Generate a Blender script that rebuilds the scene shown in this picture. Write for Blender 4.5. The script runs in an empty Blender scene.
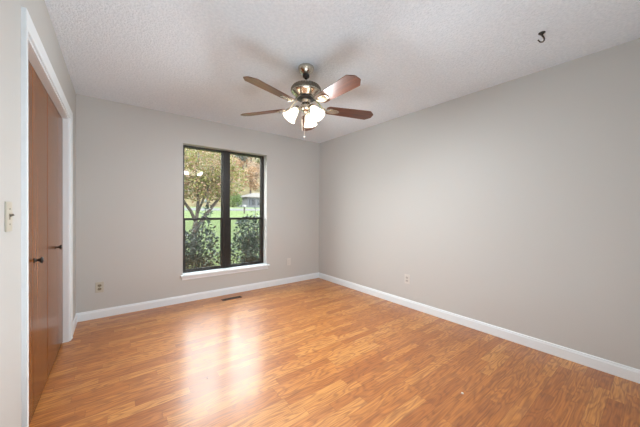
import bpy, bmesh, math, random
from mathutils import Vector, Matrix

PI = math.pi
SC = bpy.context.scene
COL = SC.collection

# ------------------------------------------------------------------ camera
YAW, PITCH, ROLL = 0.65585, -0.006615, -0.005703
CAM_Z = 1.198
cy, sy = math.cos(YAW), math.sin(YAW)
cp, sp = math.cos(PITCH), math.sin(PITCH)
cr, sr = math.cos(ROLL), math.sin(ROLL)
r0 = Vector((cy, -sy, 0)); u0 = Vector((-sp*sy, -sp*cy, cp)); fw = Vector((cp*sy, cp*cy, sp))
rt = r0*cr - u0*sr
up = r0*sr + u0*cr
cam_data = bpy.data.cameras.new('camera')
cam_data.sensor_width = 36.0
cam_data.lens = 266.29/640*36.0
cam_data.clip_start = 0.02
cam_data.clip_end = 400
cam = bpy.data.objects.new('camera', cam_data)
COL.objects.link(cam)
M3 = Matrix((rt, up, -fw)).transposed()
cam.matrix_world = Matrix.Translation((0, 0, CAM_Z)) @ M3.to_4x4()
SC.camera = cam

# ------------------------------------------------------------------ world, light, exposure
SKY = 11.5
LAMP_W = 14.5         # each fan bulb
SHADE_E = 3.0
DOOR_FILL_W = 7.0  # added fill from the doorway
CEIL_FILL_W = 17.0  # added up-light for the ceiling
world = bpy.data.worlds.new('overcast_sky')
SC.world = world
world.use_nodes = True
wn = world.node_tree.nodes; wl = world.node_tree.links
bg = wn['Background']
tc = wn.new('ShaderNodeTexCoord'); sep = wn.new('ShaderNodeSeparateXYZ')
wl.new(tc.outputs['Generated'], sep.inputs[0])
wr = wn.new('ShaderNodeValToRGB')
wr.color_ramp.elements[0].position = 0.0; wr.color_ramp.elements[0].color = (1.0, 0.98, 0.95, 1)
wr.color_ramp.elements[1].position = 1.0; wr.color_ramp.elements[1].color = (0.80, 0.90, 1.0, 1)
wl.new(sep.outputs['Z'], wr.inputs[0]); wl.new(wr.outputs[0], bg.inputs['Color'])
bg.inputs['Strength'].default_value = SKY


def area(name, loc, target, sx, sz, watts, color, spread=PI):
    l = bpy.data.lights.new(name, 'AREA'); l.shape = 'RECTANGLE'; l.size = sx; l.size_y = sz
    l.energy = watts; l.color = color; l.spread = spread
    o = bpy.data.objects.new(name, l); COL.objects.link(o); o.location = loc
    o.rotation_euler = (Vector(target)-Vector(loc)).to_track_quat('-Z', 'Y').to_euler()
    return o


area('added_doorway_fill', (0.2, -0.5, 1.3), (1.5, 3.8, 2.0), 0.8, 1.2, DOOR_FILL_W, (0.93, 0.96, 1.0))  # added fill behind the camera to brighten the back wall, no actual lamp
area('added_ceiling_fill', (0.55, 0.70, 0.32), (1.45, 1.9, 2.44), 1.1, 1.1, CEIL_FILL_W, (0.80, 0.92, 1.0))  # added unseen up-light near the floor, lifts ceiling and walls

SC.view_settings.view_transform = 'Standard'
SC.view_settings.look = 'None'
SC.view_settings.gamma = 1.0
SC.view_settings.use_curve_mapping = False
SC.view_settings.exposure = 0.42
SC.cycles.use_denoising = True
SC.cycles.sample_clamp_indirect = 6.0
SC.cycles.max_bounces = 10
SC.cycles.diffuse_bounces = 5
SC.cycles.transparent_max_bounces = 16
SC.cycles.caustics_reflective = False


# ------------------------------------------------------------------ helpers
class MB:
    """collects shapes and links them as ONE mesh object"""
    def __init__(self, m=None):
        self.bm = bmesh.new()
        self.m = m or Matrix.Identity(4)

    def v(self, p):
        return self.bm.verts.new(self.m @ Vector(p))

    def face(self, vs, mi=0, smooth=False):
        try:
            f = self.bm.faces.new(vs)
        except ValueError:
            return None
        f.material_index = mi; f.smooth = smooth
        return f

    def box(self, x0, y0, z0, x1, y1, z1, mi=0, bevel=0.0):
        vs = [self.v(p) for p in ((x0, y0, z0), (x1, y0, z0), (x1, y1, z0), (x0, y1, z0),
                                  (x0, y0, z1), (x1, y0, z1), (x1, y1, z1), (x0, y1, z1))]
        fs = [self.face([vs[i] for i in q], mi) for q in
              ((0, 3, 2, 1), (4, 5, 6, 7), (0, 1, 5, 4), (1, 2, 6, 5), (2, 3, 7, 6), (3, 0, 4, 7))]
        if bevel > 0:
            es = set(e for f in fs for e in f.edges)
            bmesh.ops.bevel(self.bm, geom=list(es), offset=bevel, segments=2, profile=0.6, affect='EDGES')

    def lathe(self, prof, c=(0, 0, 0), n=32, mi=0, smooth=True, cap=False, mat=None):
        """profile of (r, z) spun round z"""
        mat = mat or Matrix.Translation(c)
        rings = []
        for r, z in prof:
            rings.append([self.v(mat @ Vector((r*math.cos(2*PI*k/n), r*math.sin(2*PI*k/n), z))) for k in range(n)])
        for a, b in zip(rings[:-1], rings[1:]):
            for k in range(n):
                self.face((a[k], a[(k+1) % n], b[(k+1) % n], b[k]), mi, smooth)
        if cap:
            self.face(rings[0][::-1], mi); self.face(rings[-1], mi)

    def tube(self, pts, r, n=8, mi=0, smooth=True):
        pts = [Vector(p) for p in pts]
        rr = r if isinstance(r, (list, tuple)) else [r]*len(pts)
        t = (pts[1]-pts[0]).normalized()
        ref = Vector((0, 0, 1)) if abs(t.z) < 0.9 else Vector((1, 0, 0))
        a = t.cross(ref).normalized()
        rings = []
        for i, p in enumerate(pts):
            if i == 0: t = pts[1]-pts[0]
            elif i == len(pts)-1: t = pts[-1]-pts[-2]
            else: t = pts[i+1]-pts[i-1]
            t.normalize()
            a = (a - t*a.dot(t)).normalized(); b = t.cross(a)
            rings.append([self.v(p + (a*math.cos(2*PI*k/n)+b*math.sin(2*PI*k/n))*rr[i]) for k in range(n)])
        for p, q in zip(rings[:-1], rings[1:]):
            for k in range(n):
                self.face((p[k], p[(k+1) % n], q[(k+1) % n], q[k]), mi, smooth)
        self.face(rings[0][::-1], mi); self.face(rings[-1], mi)

    def prism(self, poly, z0, z1, mi=0, bevel=0.0):
        """convex or simple polygon in xy, extruded in z"""
        lo = [self.v((x, y, z0)) for x, y in poly]; hi = [self.v((x, y, z1)) for x, y in poly]
        fs = [self.face(lo[::-1], mi), self.face(hi, mi)]
        n = len(poly)
        for k in range(n):
            fs.append(self.face((lo[k], lo[(k+1) % n], hi[(k+1) % n], hi[k]), mi))
        if bevel:
            es = set(e for f in fs[:2] for e in f.edges)
            bmesh.ops.bevel(self.bm, geom=list(es), offset=bevel, segments=2, profile=0.6, affect='EDGES')

    def sweep(self, sections, mi=0, cap=True, smooth=False):
        """list of equal-length point loops"""
        rings = [[self.v(p) for p in s] for s in sections]
        n = len(rings[0])
        for p, q in zip(rings[:-1], rings[1:]):
            for k in range(n):
                self.face((p[k], p[(k+1) % n], q[(k+1) % n], q[k]), mi, smooth)
        if cap:
            self.face(rings[0][::-1], mi); self.face(rings[-1], mi)

    def sphere(self, c, r, mi=0, seg=12, rings=8, sc=(1, 1, 1)):
        prof = [(max(1e-4, r*math.sin(PI*i/rings)), -r*math.cos(PI*i/rings)) for i in range(rings+1)]
        self.lathe(prof, n=seg, mi=mi, mat=Matrix.Translation(c) @ Matrix.Diagonal((*sc, 1)))

    def build(self, name, mats, parent=None, origin=None):
        bmesh.ops.remove_doubles(self.bm, verts=self.bm.verts, dist=1e-6)
        bmesh.ops.recalc_face_normals(self.bm, faces=self.bm.faces)
        me = bpy.data.meshes.new(name)
        if origin is not None:
            bmesh.ops.translate(self.bm, verts=self.bm.verts, vec=-Vector(origin))
        self.bm.to_mesh(me); self.bm.free()
        for m in (mats if isinstance(mats, (list, tuple)) else [mats]):
            me.materials.append(m)
        o = bpy.data.objects.new(name, me); COL.objects.link(o)
        if origin is not None: o.location = origin
        if parent is not None: o.parent = parent
        return o


def empty(name, loc=(0, 0, 0), rz=0.0):
    o = bpy.data.objects.new(name, None); COL.objects.link(o)
    o.location = loc; o.rotation_euler = (0, 0, rz); o.empty_display_size = 0.1
    return o


def tag(o, label, cat, group=None, kind=None):
    o['label'] = label; o['category'] = cat
    if group: o['group'] = group
    if kind: o['kind'] = kind
    return o


def struct(o, label=None, cat=None):
    o['kind'] = 'structure'
    if label: o['label'] = label
    if cat: o['category'] = cat
    return o


# ------------------------------------------------------------------ materials
def mat(name):
    m = bpy.data.materials.new(name); m.use_nodes = True
    nt = m.node_tree
    return m, nt, nt.nodes['Principled BSDF'], nt.nodes['Material Output']


def plain(name, col, rough=0.5, metal=0.0, spec=0.5, noise=0.0, nscale=30, bump=0.0, bscale=200, bdist=0.002):
    m, nt, b, out = mat(name)
    b.inputs['Base Color'].default_value = (*col, 1)
    b.inputs['Roughness'].default_value = rough
    b.inputs['Metallic'].default_value = metal
    b.inputs['Specular IOR Level'].default_value = spec
    g = nt.nodes.new('ShaderNodeNewGeometry')
    if noise:
        n = nt.nodes.new('ShaderNodeTexNoise'); n.inputs['Scale'].default_value = nscale
        n.inputs['Detail'].default_value = 4
        nt.links.new(g.outputs['Position'], n.inputs['Vector'])
        r = nt.nodes.new('ShaderNodeValToRGB')
        r.color_ramp.elements[0].position = 0.3; r.color_ramp.elements[1].position = 0.7
        r.color_ramp.elements[0].color = (*[c*(1-noise) for c in col], 1)
        r.color_ramp.elements[1].color = (*[min(1, c*(1+noise)) for c in col], 1)
        nt.links.new(n.outputs['Fac'], r.inputs[0]); nt.links.new(r.outputs[0], b.inputs['Base Color'])
    if bump:
        n2 = nt.nodes.new('ShaderNodeTexNoise'); n2.inputs['Scale'].default_value = bscale
        n2.inputs['Detail'].default_value = 3
        nt.links.new(g.outputs['Position'], n2.inputs['Vector'])
        bp = nt.nodes.new('ShaderNodeBump'); bp.inputs['Strength'].default_value = bump
        bp.inputs['Distance'].default_value = bdist
        nt.links.new(n2.outputs['Fac'], bp.inputs['Height']); nt.links.new(bp.outputs[0], b.inputs['Normal'])
    return m


def mathn(nt, op, a, b=None, c=None):
    n = nt.nodes.new('ShaderNodeMath'); n.operation = op
    for i, x in enumerate((a, b, c)):
        if x is None: continue
        if isinstance(x, (int, float)): n.inputs[i].default_value = x
        else: nt.links.new(x, n.inputs[i])
    return n.outputs[0]


def ramp(nt, fac, stops):
    r = nt.nodes.new('ShaderNodeValToRGB'); cr_ = r.color_ramp
    while len(cr_.elements) < len(stops): cr_.elements.new(0.5)
    for e, (p, c) in zip(cr_.elements, stops):
        e.position = p; e.color = (*c, 1)
    nt.links.new(fac, r.inputs[0])
    return r.outputs[0]


def mixcol(nt, fac, a, b, mode='MIX'):
    n = nt.nodes.new('ShaderNodeMix'); n.data_type = 'RGBA'; n.blend_type = mode
    for i, x in ((0, fac), (6, a), (7, b)):
        if isinstance(x, (int, float)): n.inputs[i].default_value = x
        elif isinstance(x, tuple): n.inputs[i].default_value = (*x, 1)
        else: nt.links.new(x, n.inputs[i])
    return n.outputs[2]


WALL = plain('greige_wall_paint', (0.530, 0.528, 0.510), 0.55, spec=0.3, bump=0.06, bscale=180, bdist=0.002)
TRIM = plain('white_trim_paint', (0.77, 0.825, 0.86), 0.32)
PLASTIC_IV = plain('ivory_plastic', (0.50, 0.47, 0.39), 0.35)
PLASTIC_BR = plain('brown_plastic', (0.24, 0.20, 0.13), 0.4)
PLASTIC_WH = plain('painted_plastic', (0.62, 0.60, 0.565), 0.45)
DARK = plain('dark_slot', (0.02, 0.02, 0.02), 0.6)
SLOTGREY = plain('grey_slot', (0.40, 0.38, 0.35), 0.5)
BRONZE = plain('dark_bronze_frame', (0.020, 0.016, 0.014), 0.38, spec=0.4, noise=0.2)
BLACKMETAL = plain('black_metal', (0.016, 0.015, 0.014), 0.35, spec=0.5)
NICKEL = plain('brushed_nickel', (0.62, 0.57, 0.48), 0.24, metal=1.0)
NICKEL_DK = plain('dark_antique_nickel', (0.22, 0.20, 0.165), 0.30, metal=1.0)
CHAIN = plain('pale_chain', (0.75, 0.72, 0.66), 0.3, metal=0.6)
VENT = plain('brown_register', (0.06, 0.030, 0.018), 0.45)
DEBRIS = plain('pale_chip', (0.80, 0.72, 0.66), 0.5)
FLECK = plain('dark_fleck', (0.12, 0.07, 0.04), 0.6)


def ceiling_mat():
    m, nt, b, out = mat('popcorn_ceiling')
    g = nt.nodes.new('ShaderNodeNewGeometry')
    n1 = nt.nodes.new('ShaderNodeTexNoise'); n1.inputs['Scale'].default_value = 55; n1.inputs['Detail'].default_value = 5
    n1.inputs['Roughness'].default_value = 0.62
    v = nt.nodes.new('ShaderNodeTexVoronoi'); v.inputs['Scale'].default_value = 95
    nt.links.new(g.outputs['Position'], n1.inputs['Vector']); nt.links.new(g.outputs['Position'], v.inputs['Vector'])
    h = mathn(nt, 'SUBTRACT', n1.outputs['Fac'], mathn(nt, 'MULTIPLY', v.outputs['Distance'], 0.45))
    c = ramp(nt, n1.outputs['Fac'], [(0.3, (0.73, 0.80, 0.865)), (0.7, (0.84, 0.90, 0.96))])
    nt.links.new(c, b.inputs['Base Color'])
    bp = nt.nodes.new('ShaderNodeBump'); bp.inputs['Strength'].default_value = 0.7; bp.inputs['Distance'].default_value = 0.012
    nt.links.new(h, bp.inputs['Height']); nt.links.new(bp.outputs[0], b.inputs['Normal'])
    b.inputs['Roughness'].default_value = 0.9; b.inputs['Specular IOR Level'].default_value = 0.1
    return m


CEIL = ceiling_mat()


def floor_mat():
    m, nt, b, out = mat('oak_laminate_planks')
    g = nt.nodes.new('ShaderNodeNewGeometry')
    s = nt.nodes.new('ShaderNodeSeparateXYZ'); nt.links.new(g.outputs['Position'], s.inputs[0])
    X, Y = s.outputs['X'], s.outputs['Y']
    W = 0.070
    row = mathn(nt, 'FLOOR', mathn(nt, 'DIVIDE', mathn(nt, 'ADD', Y, 10.0), W))
    wn1 = nt.nodes.new('ShaderNodeTexWhiteNoise'); wn1.noise_dimensions = '1D'; nt.links.new(row, wn1.inputs['W'])
    L = mathn(nt, 'ADD', mathn(nt, 'MULTIPLY', wn1.outputs['Value'], 0.16), 0.40)
    off = mathn(nt, 'MULTIPLY', wn1.outputs['Value'], 37.0)
    cx_ = mathn(nt, 'DIVIDE', mathn(nt, 'ADD', X, off), L)
    colid = mathn(nt, 'FLOOR', cx_)
    cv = nt.nodes.new('ShaderNodeCombineXYZ'); nt.links.new(row, cv.inputs[0]); nt.links.new(colid, cv.inputs[1])
    wn2 = nt.nodes.new('ShaderNodeTexWhiteNoise'); wn2.noise_dimensions = '3D'; nt.links.new(cv.outputs[0], wn2.inputs['Vector'])
    rnd = wn2.outputs['Value']
    base = ramp(nt, rnd, [(0.0, (0.400, 0.130, 0.024)), (0.30, (0.480, 0.172, 0.034)), (0.65, (0.545, 0.214, 0.046)), (1.0, (0.620, 0.280, 0.072))])
    # grain coordinates: stretched along the plank, shifted per plank
    gv = nt.nodes.new('ShaderNodeCombineXYZ')
    nt.links.new(mathn(nt, 'ADD', mathn(nt, 'MULTIPLY', X, 1.9), mathn(nt, 'MULTIPLY', rnd, 60)), gv.inputs[0])
    nt.links.new(mathn(nt, 'ADD', mathn(nt, 'MULTIPLY', Y, 10.0), mathn(nt, 'MULTIPLY', rnd, 23)), gv.inputs[1])
    nt.links.new(mathn(nt, 'MULTIPLY', rnd, 9), gv.inputs[2])
    n1 = nt.nodes.new('ShaderNodeTexNoise'); n1.inputs['Scale'].default_value = 1.0; n1.inputs['Detail'].default_value = 2
    n1.inputs['Distortion'].default_value = 0.1
    nt.links.new(gv.outputs[0], n1.inputs['Vector'])
    rings = mathn(nt, 'SINE', mathn(nt, 'MULTIPLY', n1.outputs['Fac'], 72.0))
    rings = mathn(nt, 'MULTIPLY_ADD', rings, 0.5, 0.5)
    n2 = nt.nodes.new('ShaderNodeTexNoise'); n2.inputs['Scale'].default_value = 1.0; n2.inputs['Detail'].default_value = 5
    gv2 = nt.nodes.new('ShaderNodeCombineXYZ')
    nt.links.new(mathn(nt, 'MULTIPLY', X, 5.0), gv2.inputs[0]); nt.links.new(mathn(nt, 'MULTIPLY', Y, 130.0), gv2.inputs[1]); nt.links.new(rnd, gv2.inputs[2])
    nt.links.new(gv2.outputs[0], n2.inputs['Vector'])
    col = mixcol(nt, mathn(nt, 'MULTIPLY', mathn(nt, 'POWER', rings, 2.2), 0.55), base, (0.235, 0.075, 0.022))
    fg = ramp(nt, n2.outputs['Fac'], [(0.38, (0.70, 0.62, 0.55)), (0.60, (1.06, 1.06, 1.06))])
    col = mixcol(nt, 0.8, col, fg, 'MULTIPLY')
    # seams
    fy = mathn(nt, 'FRACT', mathn(nt, 'DIVIDE', mathn(nt, 'ADD', Y, 10.0), W))
    ey = mathn(nt, 'LESS_THAN', mathn(nt, 'MULTIPLY', mathn(nt, 'MINIMUM', fy, mathn(nt, 'SUBTRACT', 1.0, fy)), W), 0.0009)
    fx = mathn(nt, 'FRACT', cx_)
    ex = mathn(nt, 'LESS_THAN', mathn(nt, 'MULTIPLY', mathn(nt, 'MINIMUM', fx, mathn(nt, 'SUBTRACT', 1.0, fx)), L), 0.0009)
    edge = mathn(nt, 'MAXIMUM', ey, ex)
    col = mixcol(nt, mathn(nt, 'MULTIPLY', edge, 0.5), col, (0.12, 0.04, 0.012))
    nt.links.new(col, b.inputs['Base Color'])
    n3 = nt.nodes.new('ShaderNodeTexNoise'); n3.inputs['Scale'].default_value = 5; n3.inputs['Detail'].default_value = 4
    nt.links.new(g.outputs['Position'], n3.inputs['Vector'])
    rg = mathn(nt, 'MULTIPLY_ADD', n3.outputs['Fac'], 0.08, 0.18)
    nt.links.new(rg, b.inputs['Coat Roughness'])
    b.inputs['Coat Weight'].default_value = 0.5; b.inputs['Coat IOR'].default_value = 1.5
    b.inputs['Roughness'].default_value = 0.44
    b.inputs['Specular IOR Level'].default_value = 0.6
    return m


FLOOR = floor_mat()


def wood_mat(name, dark, mid, light, axis='Z', rough=0.3, spec=0.5, scale=1.0):
    m, nt, b, out = mat(name)
    tcn = nt.nodes.new('ShaderNodeTexCoord')
    mp = nt.nodes.new('ShaderNodeMapping')
    s = {'Z': (34, 34, 1.3), 'X': (1.6, 34, 34)}[axis]
    mp.inputs['Scale'].default_value = tuple(k*scale for k in s)
    nt.links.new(tcn.outputs['Object'], mp.inputs[0])
    n = nt.nodes.new('ShaderNodeTexNoise'); n.inputs['Scale'].default_value = 1.0; n.inputs['Detail'].default_value = 6
    n.inputs['Distortion'].default_value = 0.8; n.inputs['Roughness'].default_value = 0.6
    nt.links.new(mp.outputs[0], n.inputs['Vector'])
    c = ramp(nt, n.outputs['Fac'], [(0.30, dark), (0.52, mid), (0.74, light)])
    nt.links.new(c, b.inputs['Base Color'])
    b.inputs['Roughness'].default_value = rough; b.inputs['Specular IOR Level'].default_value = spec
    return m


DOORWOOD = wood_mat('stained_door_veneer', (0.095, 0.032, 0.008), (0.195, 0.070, 0.018), (0.300, 0.118, 0.034), 'Z', 0.22, 0.10)
BLADEWOOD = wood_mat('walnut_blade_veneer', (0.060, 0.020, 0.010), (0.135, 0.042, 0.018), (0.22, 0.075, 0.032), 'X', 0.42, 0.9)


def glass_mat():
    m, nt, b, out = mat('window_glass'); nt.nodes.remove(b)
    g = nt.nodes.new('ShaderNodeNewGeometry')
    lw = nt.nodes.new('ShaderNodeLayerWeight'); lw.inputs['Blend'].default_value = 0.5
    fac = mathn(nt, 'MULTIPLY_ADD', mathn(nt, 'POWER', lw.outputs['Facing'], 5.0), 0.95, 0.045)
    t = nt.nodes.new('ShaderNodeBsdfTransparent'); t.inputs[0].default_value = (0.97, 0.985, 0.975, 1)
    gl = nt.nodes.new('ShaderNodeBsdfGlossy'); gl.inputs['Roughness'].default_value = 0.02
    mx = nt.nodes.new('ShaderNodeMixShader')
    nt.links.new(fac, mx.inputs[0]); nt.links.new(t.outputs[0], mx.inputs[1]); nt.links.new(gl.outputs[0], mx.inputs[2])
    nt.links.new(mx.outputs[0], out.inputs[0])
    return m


GLASS = glass_mat()


def screen_mat():
    m, nt, b, out = mat('insect_screen_mesh'); nt.nodes.remove(b)
    t = nt.nodes.new('ShaderNodeBsdfTransparent')
    d = nt.nodes.new('ShaderNodeBsdfDiffuse'); d.inputs[0].default_value = (0.07, 0.075, 0.08, 1)
    mx = nt.nodes.new('ShaderNodeMixShader'); mx.inputs[0].default_value = 0.13
    nt.links.new(t.outputs[0], mx.inputs[1]); nt.links.new(d.outputs[0], mx.inputs[2]); nt.links.new(mx.outputs[0], out.inputs[0])
    return m


SCREEN = screen_mat()


def shade_mat():
    m, nt, b, out = mat('lit_frosted_glass')
    b.inputs['Base Color'].default_value = (0.9, 0.88, 0.84, 1); b.inputs['Roughness'].default_value = 0.4
    b.inputs['Emission Color'].default_value = (1.0, 0.90, 0.72, 1)
    b.inputs['Emission Strength'].default_value = SHADE_E
    return m


SHADE = shade_mat()


LEAF_GAIN = 0.47


def leaf_mat(name, cols, rough=0.5, transl=0.3, spec=0.3):
    m, nt, b, out = mat(name)
    g = nt.nodes.new('ShaderNodeNewGeometry')
    n = len(cols)
    cols = [tuple(k*LEAF_GAIN for k in q) for q in cols]
    c = ramp(nt, g.outputs['Random Per Island'], [(i/max(1, n-1), k) for i, k in enumerate(cols)])
    nt.links.new(c, b.inputs['Base Color'])
    b.inputs['Roughness'].default_value = rough; b.inputs['Specular IOR Level'].default_value = spec
    tr = nt.nodes.new('ShaderNodeBsdfTranslucent'); nt.links.new(c, tr.inputs[0])
    mx = nt.nodes.new('ShaderNodeMixShader'); mx.inputs[0].default_value = transl
    nt.links.new(b.outputs[0], mx.inputs[1]); nt.links.new(tr.outputs[0], mx.inputs[2]); nt.links.new(mx.outputs[0], out.inputs[0])
    return m


BARK = plain('grey_bark', (0.036, 0.030, 0.026), 0.9, spec=0.04, noise=0.35, nscale=12, bump=0.5, bscale=25, bdist=0.02)
GRASS = plain('lawn_grass', (0.044, 0.060, 0.018), 0.9, spec=0.1, noise=0.30, nscale=2.5, bump=0.6, bscale=40, bdist=0.05)
HILLG = plain('hillside_leaf_litter', (0.072, 0.058, 0.030), 0.95, spec=0.1, noise=0.4, nscale=0.6)
MULCH = plain('dark_mulch', (0.013, 0.009, 0.007), 0.95, spec=0.04, noise=0.4, nscale=25, bump=0.7, bscale=60, bdist=0.03)
ASPHALT = plain('pale_road', (0.056, 0.056, 0.053), 0.9, spec=0.04, noise=0.15, nscale=3)
SIDING = plain('white_siding', (0.075, 0.077, 0.079), 0.7, spec=0.04)
ROOFM = plain('pale_grey_shingle', (0.072, 0.066, 0.060), 0.9, spec=0.04, noise=0.2, nscale=4)
HGLASS = plain('dark_house_window', (0.007, 0.009, 0.012), 0.25, spec=0.15)
HTRIM = plain('blue_grey_house_trim', (0.055, 0.063, 0.074), 0.6, spec=0.04)
SOFFIT = plain('tan_soffit', (0.62, 0.57, 0.44), 0.7)
FASCIA = plain('olive_fascia', (0.047, 0.041, 0.019), 0.7)

# ------------------------------------------------------------------ the room shell
XL, XR, YB, YF, H = -0.332, 2.941, 3.848, -0.05, 2.44
WT = 0.185
# window opening
WX0, WX1, WZ0, WZ1 = 0.702, 1.897, 0.300, 2.084
# closet opening
CY0, CY1, CZ1 = 1.822, 3.322, 2.035
LT = 0.115     # left wall thickness

b = MB(); b.box(-1.6, -1.9, -0.12, XR+WT, YB+WT, 0.0)
struct(b.build('floor', FLOOR), 'glossy orange oak laminate strip floor', 'floor')
b = MB(); b.box(-1.6, -1.9, H, XR+WT, YB+WT, H+0.12)
struct(b.build('ceiling', CEIL), 'white popcorn textured ceiling', 'ceiling')

b = MB()
b.box(XL-LT, YB, 0, WX0, YB+WT, H); b.box(WX1, YB, 0, XR+WT, YB+WT, H)
b.box(WX0, YB, 0, WX1, YB+WT, WZ0); b.box(WX0, YB, WZ1, WX1, YB+WT, H)
struct(b.build('wall_back', WALL), 'greige back wall around the window', 'wall')
b = MB(); b.box(XR, -1.9, 0, XR+WT, YB, H)
struct(b.build('wall_right', WALL), 'long blank greige wall on the right', 'wall')
b = MB()
b.box(XL-LT, YF-0.12, 0, XL, CY0, H); b.box(XL-LT, CY1, 0, XL, YB, H); b.box(XL-LT, CY0, CZ1, XL, CY1, H)
struct(b.build('wall_left', WALL), 'greige left wall around the closet opening', 'wall')
b = MB()
b.box(XL, YF-0.12, 0, -0.24, YF, H); b.box(0.62, YF-0.12, 0, XR, YF, H); b.box(-0.24, YF-0.12, 2.05, 0.62, YF, H)
struct(b.build('wall_front', WALL), 'greige wall with the entrance doorway behind the camera', 'wall')
b = MB()
b.box(-1.1, 1.2, 0, -1.04, YB, H); b.box(-1.04, 1.2, 0, XL-LT, 1.26, H); b.box(-1.1, YB, 0, XL-LT, YB+0.06, H)
struct(b.build('wall_closet', WALL), 'closet walls behind the wooden doors', 'wall')
b = MB()
b.box(-1.5, -1.9, 0, XR, -1.8, H); b.box(-1.6, -1.9, 0, -1.5, YF-0.12, H); b.box(-1.5, YF-0.22, 0, XL-LT, YF-0.12, H)
struct(b.build('wall_hallway', WALL), 'greige hallway wall beyond the doorway', 'wall')


# baseboards: profile with a small stepped top and a shoe bead
BH = 0.094
def baseboard(name, p0, p1, nrm, label):
    prof = [(0, 0), (0.013, 0), (0.013, BH-0.022), (0.0095, BH-0.012), (0.009, BH-0.004), (0.006, BH), (0, BH)]
    n = Vector((*nrm, 0)); mb = MB()
    mb.sweep([[Vector((*p, 0)) + n*d + Vector((0, 0, z)) for d, z in prof] for p in (p0, p1)])
    return struct(mb.build(name, TRIM), label, 'baseboard')


CASW = 0.068
baseboard('baseboard_back', (XL, YB), (XR, YB), (0, -1), 'white baseboard along the window wall')
baseboard('baseboard_right', (XR, YF), (XR, YB-0.013), (-1, 0), 'white baseboard along the right wall')
baseboard('baseboard_left', (XL, CY1+CASW), (XL, YB-0.013), (1, 0), 'short white baseboard between closet and corner')
baseboard('baseboard_near', (XL, YF), (XL, CY0-CASW), (1, 0), 'white baseboard along the near left wall')

# closet casing: moulded, mitred, thick outside and thin inside
cas = [(0.0, 0.0), (0.0, 0.010), (0.006, 0.0115), (0.018, 0.0105), (0.034, 0.0135), (0.050, 0.0165), (0.060, 0.0185), (CASW, 0.0175), (CASW, 0.0)]
b = MB()
secs = [[], [], [], []]
for w, d in cas:
    x = XL + d
    secs[0].append((x, CY0-w, 0.0)); secs[1].append((x, CY0-w, CZ1+w)); secs[2].append((x, CY1+w, CZ1+w)); secs[3].append((x, CY1+w, 0.0))
b.sweep(secs)
struct(b.build('trim_1', TRIM), 'white moulded casing around the closet doors', 'trim')
JT = 0.012
b = MB()
b.box(XL-LT, CY0, 0, XL, CY0+JT, CZ1); b.box(XL-LT, CY1-JT, 0, XL, CY1, CZ1); b.box(XL-LT, CY0+JT, CZ1-JT, XL, CY1-JT, CZ1)
struct(b.build('trim_2', TRIM), 'white jamb lining the closet opening', 'trim')

# closet doors: two bifold doors of two flat leaves
DX1, DX0 = -0.373, -0.404
def knob(parent, y, z):
    m = Matrix.Translation((DX1, y, z)) @ Matrix.Rotation(PI/2, 4, 'Y')
    k = MB()
    k.lathe([(0.0001, 0.0), (0.0135, 0.0), (0.0135, 0.003), (0.0075, 0.006), (0.0065, 0.016), (0.009, 0.021), (0.0165, 0.026), (0.0185, 0.031), (0.0165, 0.0355), (0.009, 0.038), (0.0001, 0.0385)], n=24, mat=m)
    o = k.build('knob', BLACKMETAL, parent, )
    o['label'] = 'small round black door knob'
    return o


def bifold(name, ya, ym, yb_, label, knob_at):
    d = struct(empty(name, (DX0, ya, 0.0)), label, 'closet door')
    inv = Matrix.Translation((-DX0, -ya, 0))
    for i, (y0, y1) in enumerate(((ya, ym), (ym, yb_))):
        lf = MB(inv); lf.box(DX0, y0+0.0022, 0.012, DX1, y1-0.0022, CZ1-JT-0.006, bevel=0.0025)
        o = lf.build('door_leaf', DOORWOOD, d)
        if knob_at[0] == i:
            k = knob(o, knob_at[1], 0.905)
            k.data.transform(inv @ Matrix.Translation((DX1, knob_at[1], 0.905)) @ Matrix.Scale(1.02, 4) @ Matrix.Translation((-DX1, -knob_at[1], -0.905)))
    return d


bifold('door_1', CY0+JT+0.002, 2.205, 2.6240, 'near brown wooden bifold closet door', (1, 2.240))
bifold('door_2', 2.6310, 3.045, CY1-JT-0.002, 'far brown wooden bifold closet door beside the corner', (0, 2.935))

# ------------------------------------------------------------------ window
win = struct(empty('window_1', ((WX0+WX1)/2, YB, WZ0)), 'double window with dark bronze frame and white sill', 'window')
inv = Matrix.Translation((-(WX0+WX1)/2, -YB, -WZ0))
SILT = 0.362
FY0, FY1 = YB+0.110, YB+0.172        # frame depth
FT = WZ1-0.0006
s = MB(inv)
s.box(0.672, YB-0.040, SILT-0.026, 1.940, YB-0.0002, SILT, bevel=0.006)
s.box(WX0+0.0005, YB-0.0002, WZ0+0.0005, WX1-0.0005, FY0-0.0002, SILT)
s.box(0.690, YB-0.014, SILT-0.070, 1.922, YB-0.0002, SILT-0.026, bevel=0.004)
s.build('window_sill', TRIM, win)
MX0, MX1 = 1.247, 1.351
fo, fi = WX0+0.0005, WX1-0.0005
JW = 0.030
f = MB(inv)
f.box(fo, FY0, SILT-0.05, fo+JW, FY1, FT); f.box(fi-JW, FY0, SILT-0.05, fi, FY1, FT)
f.box(fo+JW, FY0, FT-0.008, fi-JW, FY1, FT); f.box(fo+JW, FY0, SILT-0.05, fi-JW, FY1, SILT+0.012)
f.build('window_frame', BRONZE, win)
f = MB(inv); f.box(MX0, FY0-0.008, SILT-0.0, MX1, FY1, FT-0.008)
f.box(MX0+0.040, FY0-0.012, SILT, MX1-0.040, FY0-0.008, FT-0.008)
f.build('mullion', BRONZE, win)
ZM = 1.085
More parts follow.
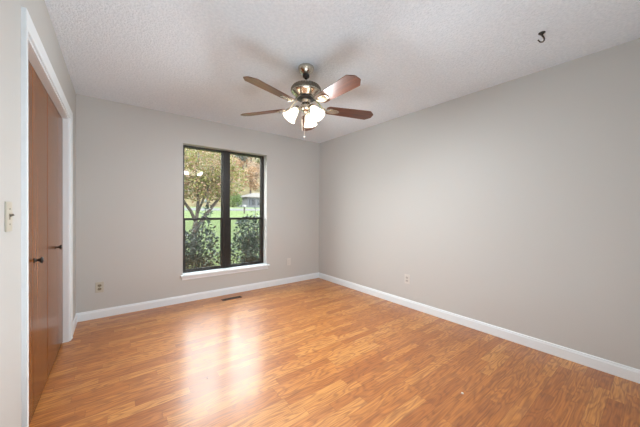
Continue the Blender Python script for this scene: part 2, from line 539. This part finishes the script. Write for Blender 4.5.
for x0, x1 in ((fo+JW, MX0), (MX1, fi-JW)):
    # upper sash sits further out, lower sash further in
    for nm, za, zb, ya, tb, tt, st in (('upper_sash', ZM-0.014, FT-0.008, FY0+0.030, 0.026, 0.009, 0.012), ('lower_sash', SILT+0.012, ZM+0.018, FY0+0.004, 0.030, 0.032, 0.020)):
        f = MB(inv)
        f.box(x0, ya, za, x0+st, ya+0.022, zb); f.box(x1-st, ya, za, x1, ya+0.022, zb)
        f.box(x0+st, ya, za, x1-st, ya+0.022, za+tb); f.box(x0+st, ya, zb-tt, x1-st, ya+0.022, zb)
        o = f.build(nm, BRONZE, win)
        g = MB(inv); g.box(x0+st-0.004, ya+0.009, za+tb-0.004, x1-st+0.004, ya+0.013, zb-tt+0.004)
        p = g.build('pane', GLASS, o); p['label'] = 'clear glass pane'
        if nm == 'lower_sash':
            c = (x0+x1)/2
            l = MB(inv)
            for q in (c-0.12, c+0.12):
                l.box(q-0.022, ya-0.010, za+0.004, q+0.022, ya, za+0.014, bevel=0.002)
            l.build('sash_lift', BRONZE, o)
            l = MB(inv); l.box(c-0.03, ya+0.002, zb, c+0.03, ya+0.020, zb+0.010, bevel=0.003)
            l.tube([(c, ya+0.011, zb+0.010), (c, ya+0.011, zb+0.018), (c+0.028, ya+0.004, zb+0.019)], 0.004)
            l.build('sash_lock', BRONZE, o)
    sc_ = MB(inv); sc_.box(x0+0.016, FY1-0.003, SILT+0.028, x1-0.016, FY1-0.002, ZM-0.014)
    o = sc_.build('insect_screen', SCREEN, win); o['label'] = 'grey half insect screen'
    fr = MB(inv)
    fr.box(x0, FY1-0.006, SILT+0.012, x0+0.016, FY1, ZM-0.0); fr.box(x1-0.016, FY1-0.006, SILT+0.012, x1, FY1, ZM-0.0)
    fr.box(x0+0.016, FY1-0.006, SILT+0.012, x1-0.016, FY1, SILT+0.028); fr.box(x0+0.016, FY1-0.006, ZM-0.014, x1-0.016, FY1, ZM)
    fr.build('screen_frame', BRONZE, o)

# ------------------------------------------------------------------ light switch, outlets, floor vent, hook
def plate_mb(m, w, h, t):
    p = MB(m); p.box(-w/2, -h/2, 0, w/2, h/2, t, bevel=min(0.002, t*0.4)); return p


def wall_frame(loc, nrm):
    """local x along the wall, local y up, local z out of the wall"""
    z = Vector(nrm); y = Vector((0, 0, 1)); x = y.cross(z)
    return Matrix.Translation(loc) @ Matrix((x, y, z)).transposed().to_4x4()


sw = empty('light_switch', (XL, 1.563, 1.172))
tag(sw, 'ivory toggle light switch on the left wall before the closet', 'light switch')
m = wall_frame((0, 0, 0), (1, 0, 0))
plate_mb(m, 0.072, 0.116, 0.006).build('plate', PLASTIC_IV, sw)
t_ = MB(m); t_.box(-0.0055, -0.0115, 0.006, 0.0055, 0.0115, 0.0068)
t_.build('toggle_slot', PLASTIC_BR, sw)
t_ = MB(m @ Matrix.Rotation(-0.45, 4, 'X')); t_.box(-0.004, -0.004, 0.003, 0.004, 0.004, 0.019, bevel=0.0012)
t_.build('toggle', plain('dark_brown_toggle', (0.16, 0.14, 0.11), 0.4), sw)
t_ = MB(m)
t_.bm.free()
for yy in (-0.030, 0.030):
    t_ = MB(m); t_.lathe([(0.0001, 0.0061), (0.0035, 0.0061), (0.003, 0.0072), (0.0001, 0.0073)], (0, yy, 0), n=10)
    t_.build('screw', NICKEL, sw)


def outlet(loc, nrm, label, pm, rm, slot):
    o = empty('electrical_outlet', loc)
    tag(o, label, 'outlet')
    m = wall_frame((0, 0, 0), nrm)
    plate_mb(m, 0.072, 0.116, 0.0055).build('plate', pm, o)
    for yy in (-0.0195, 0.0195):
        r = MB(m)
        poly = []
        for k in range(20):
            a = 2*PI*k/20
            poly.append((0.0172*math.cos(a), yy + max(-0.0135, min(0.0135, 0.0172*math.sin(a)))))
        r.prism(poly, 0.0055, 0.0085)
        rec = r.build('receptacle', rm, o)
        s_ = MB(m)
        s_.box(-0.0085, yy-0.001, 0.0085, -0.006, yy+0.008, 0.0088); s_.box(0.006, yy-0.001, 0.0085, 0.0085, yy+0.007, 0.0088)
        s_.lathe([(0.0001, 0.0085), (0.0026, 0.0085), (0.0026, 0.0088), (0.0001, 0.0088)], (0, yy-0.007, 0), n=10)
        s_.build('slot', slot, rec)
    s_ = MB(m); s_.lathe([(0.0001, 0.0055), (0.0032, 0.0055), (0.0028, 0.0066), (0.0001, 0.0067)], n=10)
    s_.build('screw', NICKEL, o)
    return o


outlet((-0.137, YB, 0.342), (0, -1, 0), 'ivory outlet with brown receptacles, low on the window wall near the closet', PLASTIC_IV, PLASTIC_BR, DARK)
outlet((2.304, YB, 0.357), (0, -1, 0), 'wall-coloured outlet low on the window wall between window and corner', PLASTIC_WH, PLASTIC_WH, SLOTGREY)
outlet((XR, 1.998, 0.349), (-1, 0, 0), 'wall-coloured outlet low on the long right wall', PLASTIC_WH, SLOTGREY, SLOTGREY)

v = empty('floor_vent', (1.272, 3.628, 0.0))
tag(v, 'dark brown slotted floor vent below the window', 'floor vent')
fr = MB(); fr.box(-0.132, -0.036, 0, 0.132, -0.024, 0.005); fr.box(-0.132, 0.024, 0, 0.132, 0.036, 0.005)
fr.box(-0.132, -0.024, 0, -0.120, 0.024, 0.005); fr.box(0.120, -0.024, 0, 0.132, 0.024, 0.005)
fr.build('frame', VENT, v)
fr = MB(); fr.box(-0.120, -0.024, 0.0, 0.120, 0.024, 0.0008); fr.build('duct_opening', DARK, v)
fr = MB()
for k in range(16):
    x = -0.1125 + k*0.015
    fr.box(x-0.0022, -0.024, 0.0008, x+0.0022, 0.024, 0.0042)
fr.box(-0.120, -0.002, 0.0008, 0.120, 0.002, 0.0046)
fr.build('louver', VENT, v)

hk = empty('ceiling_hook', (2.330, 0.533, H))
tag(hk, 'black swag hook screwed into the ceiling at the right', 'hook')
# the hook opens in the plane that the photograph sees face on
ha = math.atan2(-sy, cy)
hm = Matrix.Rotation(ha, 4, 'Z')
g = MB(hm); g.lathe([(0.0001, 0.0), (0.0195, 0.0), (0.0195, -0.003), (0.014, -0.008), (0.009, -0.0135), (0.0001, -0.014)], n=24)
g.build('base', BLACKMETAL, hk)
pts = [(0.0, 0, -0.011), (0.004, 0, -0.020), (0.012, 0, -0.030), (0.0175, 0, -0.041), (0.016, 0, -0.053), (0.008, 0, -0.062), (-0.003, 0, -0.0645), (-0.013, 0, -0.062), (-0.0205, 0, -0.055), (-0.024, 0, -0.052)]
g = MB(hm); g.tube(pts, [0.007, 0.0055, 0.005, 0.0048, 0.0045, 0.0045, 0.0043, 0.004, 0.0035, 0.0035], n=10); g.sphere((-0.024, 0, -0.052), 0.0045)
g.build('hook_arm', BLACKMETAL, hk)

g = MB(); g.prism([(1.816, 0.806), (1.826, 0.803), (1.832, 0.812), (1.825, 0.820), (1.815, 0.817)], 0, 0.005, bevel=0.0015)
tag(g.build('paint_chip', DEBRIS, origin=(1.823, 0.811, 0)), 'tiny pale paint chip lying on the floor towards the right', 'chip')
g = MB(); g.prism([(0.519, 1.985), (0.524, 1.984), (0.529, 2.008), (0.525, 2.012)], 0, 0.0025)
tag(g.build('wood_splinter', FLECK, origin=(0.524, 1.997, 0)), 'tiny dark splinter on the shiny patch of floor', 'splinter')

# ------------------------------------------------------------------ ceiling fan
FC = Vector((1.302, 1.900, 0.0))
fan = empty('ceiling_fan', (FC.x, FC.y, H))
tag(fan, 'five-blade nickel and dark wood ceiling fan with three lit glass shades', 'ceiling fan')
DZ = lambda z: z - H
g = MB(); g.lathe([(0.0001, 0.0), (0.066, 0.0), (0.0685, -0.006), (0.067, -0.018), (0.060, -0.034), (0.046, -0.050), (0.034, -0.060), (0.030, -0.064), (0.0001, -0.064)], n=40)
g.build('canopy', NICKEL, fan)
g = MB(); g.lathe([(0.0001, -0.064), (0.029, -0.064), (0.030, -0.078), (0.024, -0.090), (0.012, -0.094), (0.0001, -0.094)], n=32)
o = g.build('canopy_collar', BLACKMETAL, fan)
g = MB(); g.lathe([(0.0115, -0.090), (0.0115, -0.150)], n=20, cap=True)
g.build('downrod', NICKEL, fan)
ZT = -0.138
g = MB(); g.lathe([(0.0001, ZT), (0.024, ZT), (0.026, ZT-0.012), (0.055, ZT-0.016), (0.090, ZT-0.024), (0.112, ZT-0.036), (0.122, ZT-0.050), (0.1235, ZT-0.064), (0.1235, ZT-0.072), (0.0001, ZT-0.072)], n=64)
mh = g.build('motor_housing', NICKEL_DK, fan)
g = MB()
for k in range(30):
    a = 2*PI*k/30
    c_, s_ = math.cos(a), math.sin(a)
    g.tube([(0.082*c_, 0.082*s_, ZT-0.0205), (0.112*c_, 0.112*s_, ZT-0.0345), (0.1225*c_, 0.1225*s_, ZT-0.050), (0.1245*c_, 0.1245*s_, ZT-0.070)], 0.0075, n=6)
g.build('ribbed_band', NICKEL_DK, mh)
g = MB(); g.lathe([(0.1245, ZT-0.070), (0.127, ZT-0.076), (0.124, ZT-0.082), (0.105, ZT-0.094), (0.086, ZT-0.108), (0.072, ZT-0.118), (0.066, ZT-0.126), (0.0001, ZT-0.126)], n=64)
g.build('motor_bowl', NICKEL, fan)
g = MB(); g.lathe([(0.0001, ZT-0.126), (0.078, ZT-0.126), (0.080, ZT-0.131), (0.078, ZT-0.137), (0.0001, ZT-0.137)], n=48)
g.build('flywheel', BLACKMETAL, fan)

ZB = -0.345     # blade level
def rel_ang(a): return math.radians(a) - YAW
R0, R1 = 0.185, 0.640
for a in (18, 90, 162, 234, 306):
    A = rel_ang(a)
    base = Matrix.Rotation(A, 4, 'Z') @ Matrix.Translation((0, 0, ZB))
    pm = base @ Matrix.Rotation(math.radians(-13), 4, 'X')     # counter-clockwise side lower
    bl = MB(Matrix.Identity(4))
    w0, w1 = 0.054, 0.068
    poly = [(R0, -w0+0.02), (R0+0.02, -w0), (R1-0.055, -w1), (R1-0.045, -w1+0.002), (R1-0.004, -w1+0.038), (R1, -w1+0.050), (R1, w1-0.050), (R1-0.004, w1-0.038), (R1-0.045, w1-0.002), (R1-0.055, w1), (R0+0.02, w0), (R0, w0-0.02)]
    bl.prism(poly, -0.003, 0.003, bevel=0.0012)
    blade = bl.build('fan_blade', BLADEWOOD, fan)
    blade.matrix_local = pm
    # bracket: arm from the flywheel dropping to an oval medallion under the blade
    br = MB(Matrix.Identity(4))
    inv_pm = pm.inverted() @ base
    arm = []
    for x, z, hw, th in ((0.060, 0.073, 0.017, 0.006), (0.088, 0.070, 0.015, 0.006), (0.115, 0.045, 0.013, 0.007), (0.148, 0.008, 0.014, 0.007), (0.185, -0.009, 0.022, 0.006), (0.205, -0.0095, 0.028, 0.005)):
        arm.append([inv_pm @ Vector((x, -hw, z)), inv_pm @ Vector((x, hw, z)), inv_pm @ Vector((x, hw, z+th)), inv_pm @ Vector((x, -hw, z+th))])
    br.sweep(arm)
    oval = [(0.243+0.062*math.cos(2*PI*k/28), 0.034*math.sin(2*PI*k/28)) for k in range(28)]
    br.prism(oval, -0.0085, -0.0032, bevel=0.002)
    oval2 = [(0.243+0.040*math.cos(2*PI*k/24), 0.018*math.sin(2*PI*k/24)) for k in range(24)]
    br.prism(oval2, -0.0115, -0.0085, bevel=0.0012)
    for sx, syy in ((0.205, 0.0), (0.262, 0.018), (0.262, -0.018)):
        br.sphere((sx, syy, -0.0095), 0.005)
    bo = br.build('blade_bracket', NICKEL, blade)
    bo['label'] = 'nickel bracket with oval medallion'

# light kit
LZ = ZT-0.137
g = MB(); g.lathe([(0.0001, LZ), (0.040, LZ), (0.044, LZ-0.008), (0.036, LZ-0.022), (0.034, LZ-0.040), (0.046, LZ-0.050), (0.048, LZ-0.078), (0.042, LZ-0.092), (0.026, LZ-0.104), (0.016, LZ-0.110), (0.012, LZ-0.120), (0.006, LZ-0.128), (0.0001, LZ-0.129)], n=40)
g.build('light_kit_body', NICKEL, fan)
for a in (196, 76, 316):
    A = rel_ang(a)
    rot = Matrix.Rotation(A, 4, 'Z')
    z0 = LZ-0.072
    TILT = math.radians(38)
    g = MB(rot)
    g.tube([(0.042, 0, z0), (0.056, 0, z0+0.003), (0.068, 0, z0-0.003), (0.074, 0, z0-0.012)], [0.009, 0.008, 0.0085, 0.010], n=12)
    sm = rot @ Matrix.Translation((0.072, 0, z0-0.008)) @ Matrix.Rotation(PI-TILT, 4, 'Y')
    sm = rot @ Matrix.Translation((0.072, 0, z0-0.008)) @ Matrix.Rotation(-TILT, 4, 'Y') @ Matrix.Diagonal((1, 1, -1, 1))
    g2 = MB()
    arm = g.build('lamp_arm', NICKEL, fan)
    g2.lathe([(0.0001, -0.008), (0.018, -0.008), (0.025, 0.0), (0.027, 0.014), (0.027, 0.020), (0.0235, 0.020), (0.0001, 0.016)], n=28, mat=sm)
    g2.build('socket_cup', NICKEL, arm)
    g3 = MB()
    out = [(0.0225, 0.012), (0.0235, 0.022), (0.030, 0.036), (0.038, 0.056), (0.043, 0.078), (0.048, 0.098), (0.056, 0.114), (0.062, 0.122)]
    inn = [(r-0.003, z-0.0005) for r, z in out[::-1]]
    g3.lathe(out+inn, n=40, mat=sm)
    sh = g3.build('lamp_shade', SHADE, fan); sh['label'] = 'glowing frosted glass bell shade'
    g4 = MB(); g4.lathe([(0.0001, 0.018), (0.012, 0.020), (0.013, 0.036), (0.021, 0.056), (0.024, 0.070), (0.020, 0.084), (0.010, 0.092), (0.0001, 0.094)], n=20, mat=sm)
    g4.build('bulb', SHADE, sh)
    l = bpy.data.lights.new('fan_bulb_light', 'AREA'); l.shape = 'DISK'; l.size = 0.11; l.energy = LAMP_W; l.color = (0.93, 0.97, 1.0)
    lo = bpy.data.objects.new('fan_bulb_light', l); COL.objects.link(lo)
    lo.parent = fan; lo.location = sm @ Vector((0, 0, 0.128))
    axis = (sm @ Vector((0, 0, 1)) - sm @ Vector((0, 0, 0))).normalized()
    lo.rotation_euler = axis.to_track_quat('-Z', 'Y').to_euler()

# pull chains: one with a long pale fob, one longer and thin
for (cxr, cyr, zend, fob) in ((-0.030, -0.030, 1.885, 0.10), (-0.012, 0.020, 1.835, 0.02)):
    p = r0*cxr + Vector((sy, cy, 0))*cyr
    g = MB()
    ztop = LZ-0.085; zb_ = DZ(zend)+fob
    n = int((ztop-zb_)/0.0065)
    for k in range(n+1):
        g.sphere((p.x, p.y, ztop-(ztop-zb_)*k/max(1, n)), 0.0028, seg=6, rings=4)
    ch = g.build('pull_chain', CHAIN, fan)
    g = MB(); zz = zb_
    g.lathe([(0.0001, zz), (0.004, zz-0.003), (0.0055, zz-0.3*fob), (0.0075, zz-0.8*fob), (0.006, zz-0.97*fob), (0.0001, zz-fob)], (p.x, p.y, 0), n=14)
    g.build('pull_fob', CHAIN, ch)

# ------------------------------------------------------------------ outdoors
def gz(y):
    """ground height outside"""
    if y < 12: return -0.50
    if y < 30: return -0.50 + 2.15*((y-12)/18)**1.15
    if y < 46: return 1.65 + 0.15*(y-30)/16
    return 1.80 + 0.43*(y-46)


b = MB()
X0, X1 = -60, 90
ys = [YB+WT, 8, 12, 14, 16, 18, 20, 22, 24, 26, 28, 30, 38, 46]
xs = [X0, -30, -15, -8, -4, 0, 2, 4, 8, 12, 20, 30, 50, X1]
rows = [[b.v((x, y, gz(y))) for x in xs] for y in ys]
for r1, r2 in zip(rows[:-1], rows[1:]):
    for k in range(len(xs)-1): b.face((r1[k], r1[k+1], r2[k+1], r2[k]), 0, True)
lo = [b.v((x, YB+WT, -1.0)) for x in xs]
for k in range(len(xs)-1): b.face((lo[k], lo[k+1], rows[0][k+1], rows[0][k]))
struct(b.build('lawn', GRASS), 'bright green lawn rising away from the window', 'lawn')
b = MB()
ys = [46, 56, 68, 84, 100]
rows = [[b.v((x, y, gz(y))) for x in xs] for y in ys]
for r1, r2 in zip(rows[:-1], rows[1:]):
    for k in range(len(xs)-1): b.face((r1[k], r1[k+1], r2[k+1], r2[k]), 0, True)
struct(b.build('hillside', HILLG), 'wooded hillside rising behind the lawn', 'hill')
b = MB()
for k in range(len(xs)-1):
    y0, y1 = 27.0, 28.8
    b.sweep([[(x, y0, gz(y0)-0.05), (x, y0, gz(y0)+0.02), (x, y1, gz(y1)+0.02), (x, y1, gz(y1)-0.05)] for x in xs[k:k+2]], cap=False)
struct(b.build('road', ASPHALT), 'pale road crossing the lawn before the white house', 'road')
b = MB(); b.prism([(-3, YB+WT+0.01), (6, YB+WT+0.01), (6, 6.3), (3, 6.6), (0, 6.4), (-3, 6.3)], -0.6, -0.19)
struct(b.build('planting_bed', MULCH), 'dark mulch bed under the window', 'ground')
# eave over the window
b = MB(); b.box(-2, YB+WT, 2.124, 5, YB+WT+0.20, 2.150, 0); b.box(-2, YB+WT+0.20, 2.108, 5, YB+WT+0.23, 2.30, 1)
b.box(-2, YB+WT, 2.150, 5, YB+WT+0.20, 2.30, 0)
struct(b.build('eave', [SOFFIT, FASCIA]), 'tan eave with olive fascia above the window', 'eave')


def leaf_mesh(mb, rng, centers, n, size, aspect=0.5, flat=0.0):
    """n folded leaves scattered through ellipsoids (cx,cy,cz,rx,ry,rz)"""
    tot = [c[3]*c[4]*c[5] for c in centers]; sm_ = sum(tot)
    for _ in range(n):
        t = rng.random()*sm_
        for c, w in zip(centers, tot):
            t -= w
            if t <= 0: break
        while True:
            p = Vector((rng.uniform(-1, 1), rng.uniform(-1, 1), rng.uniform(-1, 1)))
            if 0.05 < p.length < 1: break
        p = p.normalized()*(p.length**0.6)
        o = Vector((c[0]+p.x*c[3], c[1]+p.y*c[4], c[2]+p.z*c[5]))
        d = Vector((rng.gauss(0, 1), rng.gauss(0, 1), rng.gauss(0, 0.6)-0.15)).normalized()
        nn = Vector((rng.gauss(0, 1), rng.gauss(0, 1), rng.gauss(0.8, 0.8)))
        s_ = d.cross(nn)
        if s_.length < 1e-3: continue
        s_.normalize(); nn = s_.cross(d)
        L = size*rng.uniform(0.7, 1.3); w = L*aspect*0.5
        a = mb.bm.verts.new(o); e = mb.bm.verts.new(o+d*L)
        l = mb.bm.verts.new(o+d*L*0.45+s_*w+nn*w*0.35); r = mb.bm.verts.new(o+d*L*0.45-s_*w+nn*w*0.35)
        mb.bm.faces.new((a, l, e)); mb.bm.faces.new((a, e, r))


def build_leaves(mb, name, m, parent):
    me = bpy.data.meshes.new(name); mb.bm.to_mesh(me); mb.bm.free(); me.materials.append(m)
    o = bpy.data.objects.new(name, me); COL.objects.link(o); o.parent = parent
    return o


# near multi-stemmed tree seen in the left panes
rng = random.Random(4)
LEAF_NEAR = leaf_mat('turning_tree_leaves', [(0.13, 0.16, 0.035), (0.24, 0.20, 0.06), (0.32, 0.19, 0.11), (0.36, 0.21, 0.15), (0.12, 0.13, 0.03), (0.28, 0.27, 0.08), (0.20, 0.23, 0.06)], transl=0.4)
TY = 12.0; TX = 2.58
tz = gz(TY)
tr = empty('yard_tree', (TX, TY, tz))
tr.scale = (1.40, 1.40, 1.34)
tag(tr, 'forked yard tree turning yellow and pink, seen through the left panes', 'tree')
g = MB()
g.tube([(0, 0, -0.1), (0.0, 0, 0.35), (0.03, 0, 0.75), (0.10, 0, 1.1), (0.16, 0.1, 1.6), (0.10, 0.1, 2.3), (0.15, 0, 3.1)], [0.09, 0.068, 0.060, 0.050, 0.042, 0.030, 0.013], n=10)
g.tube([(0.02, 0, 0.55), (0.18, 0.05, 0.85), (0.42, 0.1, 1.2), (0.72, 0.1, 1.62), (1.0, 0.15, 2.0), (1.3, 0.2, 2.5)], [0.06, 0.058, 0.052, 0.044, 0.034, 0.012], n=10)
g.tube([(0.06, 0, 0.95), (-0.05, 0.05, 1.25), (-0.28, 0.0, 1.6), (-0.5, -0.1, 2.1), (-0.7, -0.1, 2.7)], [0.05, 0.045, 0.038, 0.028, 0.01], n=8)
g.tube([(0.12, 0, 1.2), (0.24, -0.1, 1.6), (0.42, -0.2, 2.1), (0.5, -0.3, 2.7)], [0.035, 0.032, 0.026, 0.01], n=8)
g.tube([(0.72, 0.1, 1.62), (0.68, 0.0, 2.0), (0.72, -0.1, 2.5)], [0.03, 0.022, 0.008], n=8)
g.build('trunk', BARK, tr)
g = MB()
cen = [(-0.45, 0, 2.35, 0.85, 0.8, 0.75), (0.35, 0, 2.75, 0.95, 0.9, 0.7), (0.95, 0.1, 2.35, 0.75, 0.75, 0.6), (0.1, -0.2, 2.0, 0.8, 0.7, 0.45), (-0.75, 0, 1.7, 0.5, 0.5, 0.4), (0.6, 0.0, 1.95, 0.6, 0.5, 0.35)]
leaf_mesh(g, rng, cen, 8000, 0.080, 0.62)
build_leaves(g, 'foliage', LEAF_NEAR, tr)

# shrubs right outside the glass
LEAF_SHRUB = leaf_mat('dark_shrub_leaves', [(0.022, 0.050, 0.022), (0.035, 0.075, 0.034), (0.050, 0.095, 0.050), (0.030, 0.062, 0.040), (0.070, 0.115, 0.075)], rough=0.42, transl=0.15, spec=0.3)
LEAF_SHRUB2 = leaf_mat('grey_green_shrub_leaves', [(0.032, 0.060, 0.036), (0.050, 0.085, 0.055), (0.075, 0.110, 0.080), (0.028, 0.050, 0.030), (0.095, 0.125, 0.10)], rough=0.42, transl=0.15, spec=0.3)


def shrub(loc, stems, cens, n, lm, label, seed):
    rg = random.Random(seed)
    o = tag(empty('garden_shrub', loc), label, 'shrub')
    g = MB()
    for (x, y, z) in stems:
        g.tube([(x*0.1, y*0.1, -0.05), (x*0.45+rg.uniform(-.03, .03), y*0.4, z*0.4), (x*0.8, y*0.8, z*0.75), (x, y, z)], [0.012, 0.010, 0.007, 0.003], n=6)
    g.build('stem', BARK, o)
    g = MB(); leaf_mesh(g, rg, cens, n, 0.062, 0.52)
    for (x, y, z) in stems:       # leaves carried up each stem
        leaf_mesh(g, rg, [(x*0.9, y*0.9, z*0.86, 0.075, 0.075, 0.20)], 34, 0.070, 0.5)
    build_leaves(g, 'foliage', lm, o)
    return o


SG = -0.19
shrub((0.99, 4.78, SG), [(-0.25, 0, 1.05), (-0.08, 0, 0.95), (0.10, 0, 1.2), (0.26, 0.0, 1.62), (0.33, 0.05, 1.35), (0.36, 0, 1.05), (-0.33, .05, 0.85)],
      [(-0.18, 0, 0.72, 0.36, 0.26, 0.40), (0.16, 0, 0.62, 0.33, 0.26, 0.50), (0.0, 0, 0.33, 0.42, 0.28, 0.32), (0.0, 0.1, 0.2, 0.42, 0.25, 0.2)], 3100, LEAF_SHRUB2,
      'leafy shrub with one tall stem, outside the lower left panes', 11)
shrub((2.07, 4.75, SG), [(-0.28, 0, 1.25), (-0.12, 0, 1.32), (0.04, 0, 1.48), (0.16, 0, 1.33), (0.30, 0, 1.12), (0.0, .05, 1.1)],
      [(-0.05, 0, 0.95, 0.34, 0.28, 0.38), (0.12, 0, 0.60, 0.38, 0.28, 0.45), (-0.16, 0, 0.55, 0.32, 0.26, 0.45), (0.0, 0.1, 0.25, 0.40, 0.25, 0.25)], 3100, LEAF_SHRUB,
      'dark green shrub outside the lower right pane', 12)

# neighbour's house
hs = empty('neighbour_house', (16.5, 40.0, gz(40.0)))
tag(hs, 'small white house with pale grey roof across the road', 'house')
g = MB(); g.box(0, 0, -0.2, 8.0, 5.0, 1.68); g.build('wall', SIDING, hs)
g = MB()
lo_ = [(-0.45, -0.5), (8.5, -0.5), (8.5, 5.5), (-0.45, 5.5)]; rl = [(2.1, 2.5), (6.0, 2.5)]
vb = [g.v((x, y, 1.62)) for x, y in lo_]; vt = [g.v((x, y, 1.74)) for x, y in lo_]; vr = [g.v((x, y, 2.62)) for x, y in rl]
g.face(vb[::-1])
for k in range(4): g.face((vb[k], vb[(k+1) % 4], vt[(k+1) % 4], vt[k]))
g.face((vt[0], vt[1], vr[1], vr[0])); g.face((vt[1], vt[2], vr[1])); g.face((vt[2], vt[3], vr[0], vr[1])); g.face((vt[3], vt[0], vr[0]))
g.build('roof', ROOFM, hs)
for x0, x1 in ((0.16, 0.34), (0.62, 1.20), (1.66, 2.30), (3.4, 4.2), (5.4, 6.2)):
    g = MB(); g.box(x0-0.10, -0.06, 0.38, x1+0.10, 0, 1.46); fr = g.build('window', HTRIM, hs)
    g = MB(); g.box(x0, -0.08, 0.46, x1, -0.06, 1.38); g.build('pane', HGLASS, fr)
g = MB(); g.box(-0.06, -0.10, -0.2, 8.06, 0, 0.22); g.build('foundation', HTRIM, hs)

mb_ = empty('mailbox', (9.95, 25.0, gz(25.0)))
tag(mb_, 'small pale mailbox on a dark post at the lawn edge', 'mailbox')
g = MB(); g.box(-0.05, -0.05, -0.05, 0.05, 0.05, 0.62); g.build('post', BARK, mb_)
g = MB(); g.box(-0.13, -0.22, 0.62, 0.13, 0.22, 0.84, bevel=0.04); g.build('box', plain('light_mailbox', (0.09, 0.092, 0.095), 0.5), mb_)

LEAF_BUSH = leaf_mat('fresh_green_leaves', [(0.085, 0.15, 0.03), (0.13, 0.20, 0.05), (0.17, 0.24, 0.07), (0.07, 0.12, 0.03)], transl=0.35)
rg = random.Random(8)
bu = tag(empty('round_bush', (12.25, 34.6, gz(34.6))), 'round bright green bush left of the white house', 'bush')
g = MB(); g.tube([(0, 0, -0.1), (0, 0, 0.8)], 0.08); g.build('stem', BARK, bu)
g = MB(); leaf_mesh(g, rg, [(0, 0, 0.85, 1.25, 1.0, 0.85), (0.3, 0, 1.5, 0.8, 0.8, 0.75)], 1500, 0.20, 0.6); build_leaves(g, 'foliage', LEAF_BUSH, bu)

# hillside woods: four kinds, copied
kinds = [
    ('orange', [(0.34, 0.19, 0.085), (0.40, 0.24, 0.12), (0.30, 0.17, 0.09), (0.38, 0.27, 0.15)], 'orange autumn tree on the wooded hillside'),
    ('olive', [(0.16, 0.165, 0.06), (0.21, 0.205, 0.09), (0.13, 0.135, 0.05), (0.25, 0.235, 0.12)], 'olive green tree on the wooded hillside'),
    ('pink', [(0.36, 0.22, 0.15), (0.42, 0.28, 0.20), (0.30, 0.20, 0.13), (0.40, 0.30, 0.19)], 'pinkish tan autumn tree on the wooded hillside'),
    ('dark', [(0.07, 0.085, 0.06), (0.10, 0.11, 0.08), (0.055, 0.065, 0.05), (0.13, 0.14, 0.11)], 'dark grey green tree on the wooded hillside'),
]
protos = []
for i, (nm, cols, lab) in enumerate(kinds):
    rg = random.Random(20+i)
    lm = leaf_mat(nm + '_hill_leaves', cols, transl=0.35)
    o = empty('hillside_tree', (0, 0, 0)); tag(o, lab, 'tree', nm + ' trees on the hillside')
    g = MB()
    g.tube([(0, 0, -0.4), (0.05, 0, 1.5), (0.1, 0, 3.0), (0.0, 0, 5.5)], [0.20, 0.16, 0.12, 0.03], n=8)
    g.tube([(0.05, 0, 1.8), (0.7, 0.2, 3.0), (1.2, 0.3, 4.2)], [0.09, 0.07, 0.02], n=6)
    g.tube([(0.05, 0, 2.1), (-0.7, -0.1, 3.2), (-1.1, -0.2, 4.4)], [0.09, 0.07, 0.02], n=6)
    g.build('trunk', BARK, o)
    g = MB()
    cs = []
    for k in range(7):
        an = rg.uniform(0, 2*PI); rr = rg.uniform(0.2, 1.4)
        cs.append((rr*math.cos(an), rr*math.sin(an), rg.uniform(2.4, 5.6), rg.uniform(0.9, 1.4), rg.uniform(0.9, 1.4), rg.uniform(0.7, 1.1)))
    leaf_mesh(g, rg, cs, 1400, 0.30, 0.65)
    build_leaves(g, 'foliage', lm, o)
    protos.append([o, False])


def plant(kind, x, y, sc_, rz):
    p, used = protos[kind]
    if not used:
        o = p; protos[kind][1] = True
    else:
        o = p.copy(); COL.objects.link(o)
        for ch in p.children:
            c = ch.copy(); COL.objects.link(c); c.parent = o
    o.location = (x, y, gz(y)); o.rotation_euler = (0, 0, rz); o.scale = (sc_, sc_, sc_)


rg = random.Random(77)
# rows across the view cone of the window (x roughly 0.15..0.52 of y)
for r, y in enumerate((44.5, 50.5, 56.5, 62.5, 68.5, 74.5, 80.5, 86.5)):
    step = 5.9
    x = 0.13*y - (r % 2)*2.7
    while x < 0.56*y:
        fx = x/y
        if not (y < 48 and x > 12.5):
            kd = rg.choices([0, 1, 2, 3], weights=(3, 3, 3, 1.2) if fx < 0.36 else (5, 2.0, 3, 1.4))[0]
            if y < 52 and 0.35 < fx < 0.42: kd = 3
            plant(kd, x+rg.uniform(-.3, .3), y+rg.uniform(-.4, .4), rg.uniform(0.92, 1.12), rg.uniform(0, 6.28))
        x += step
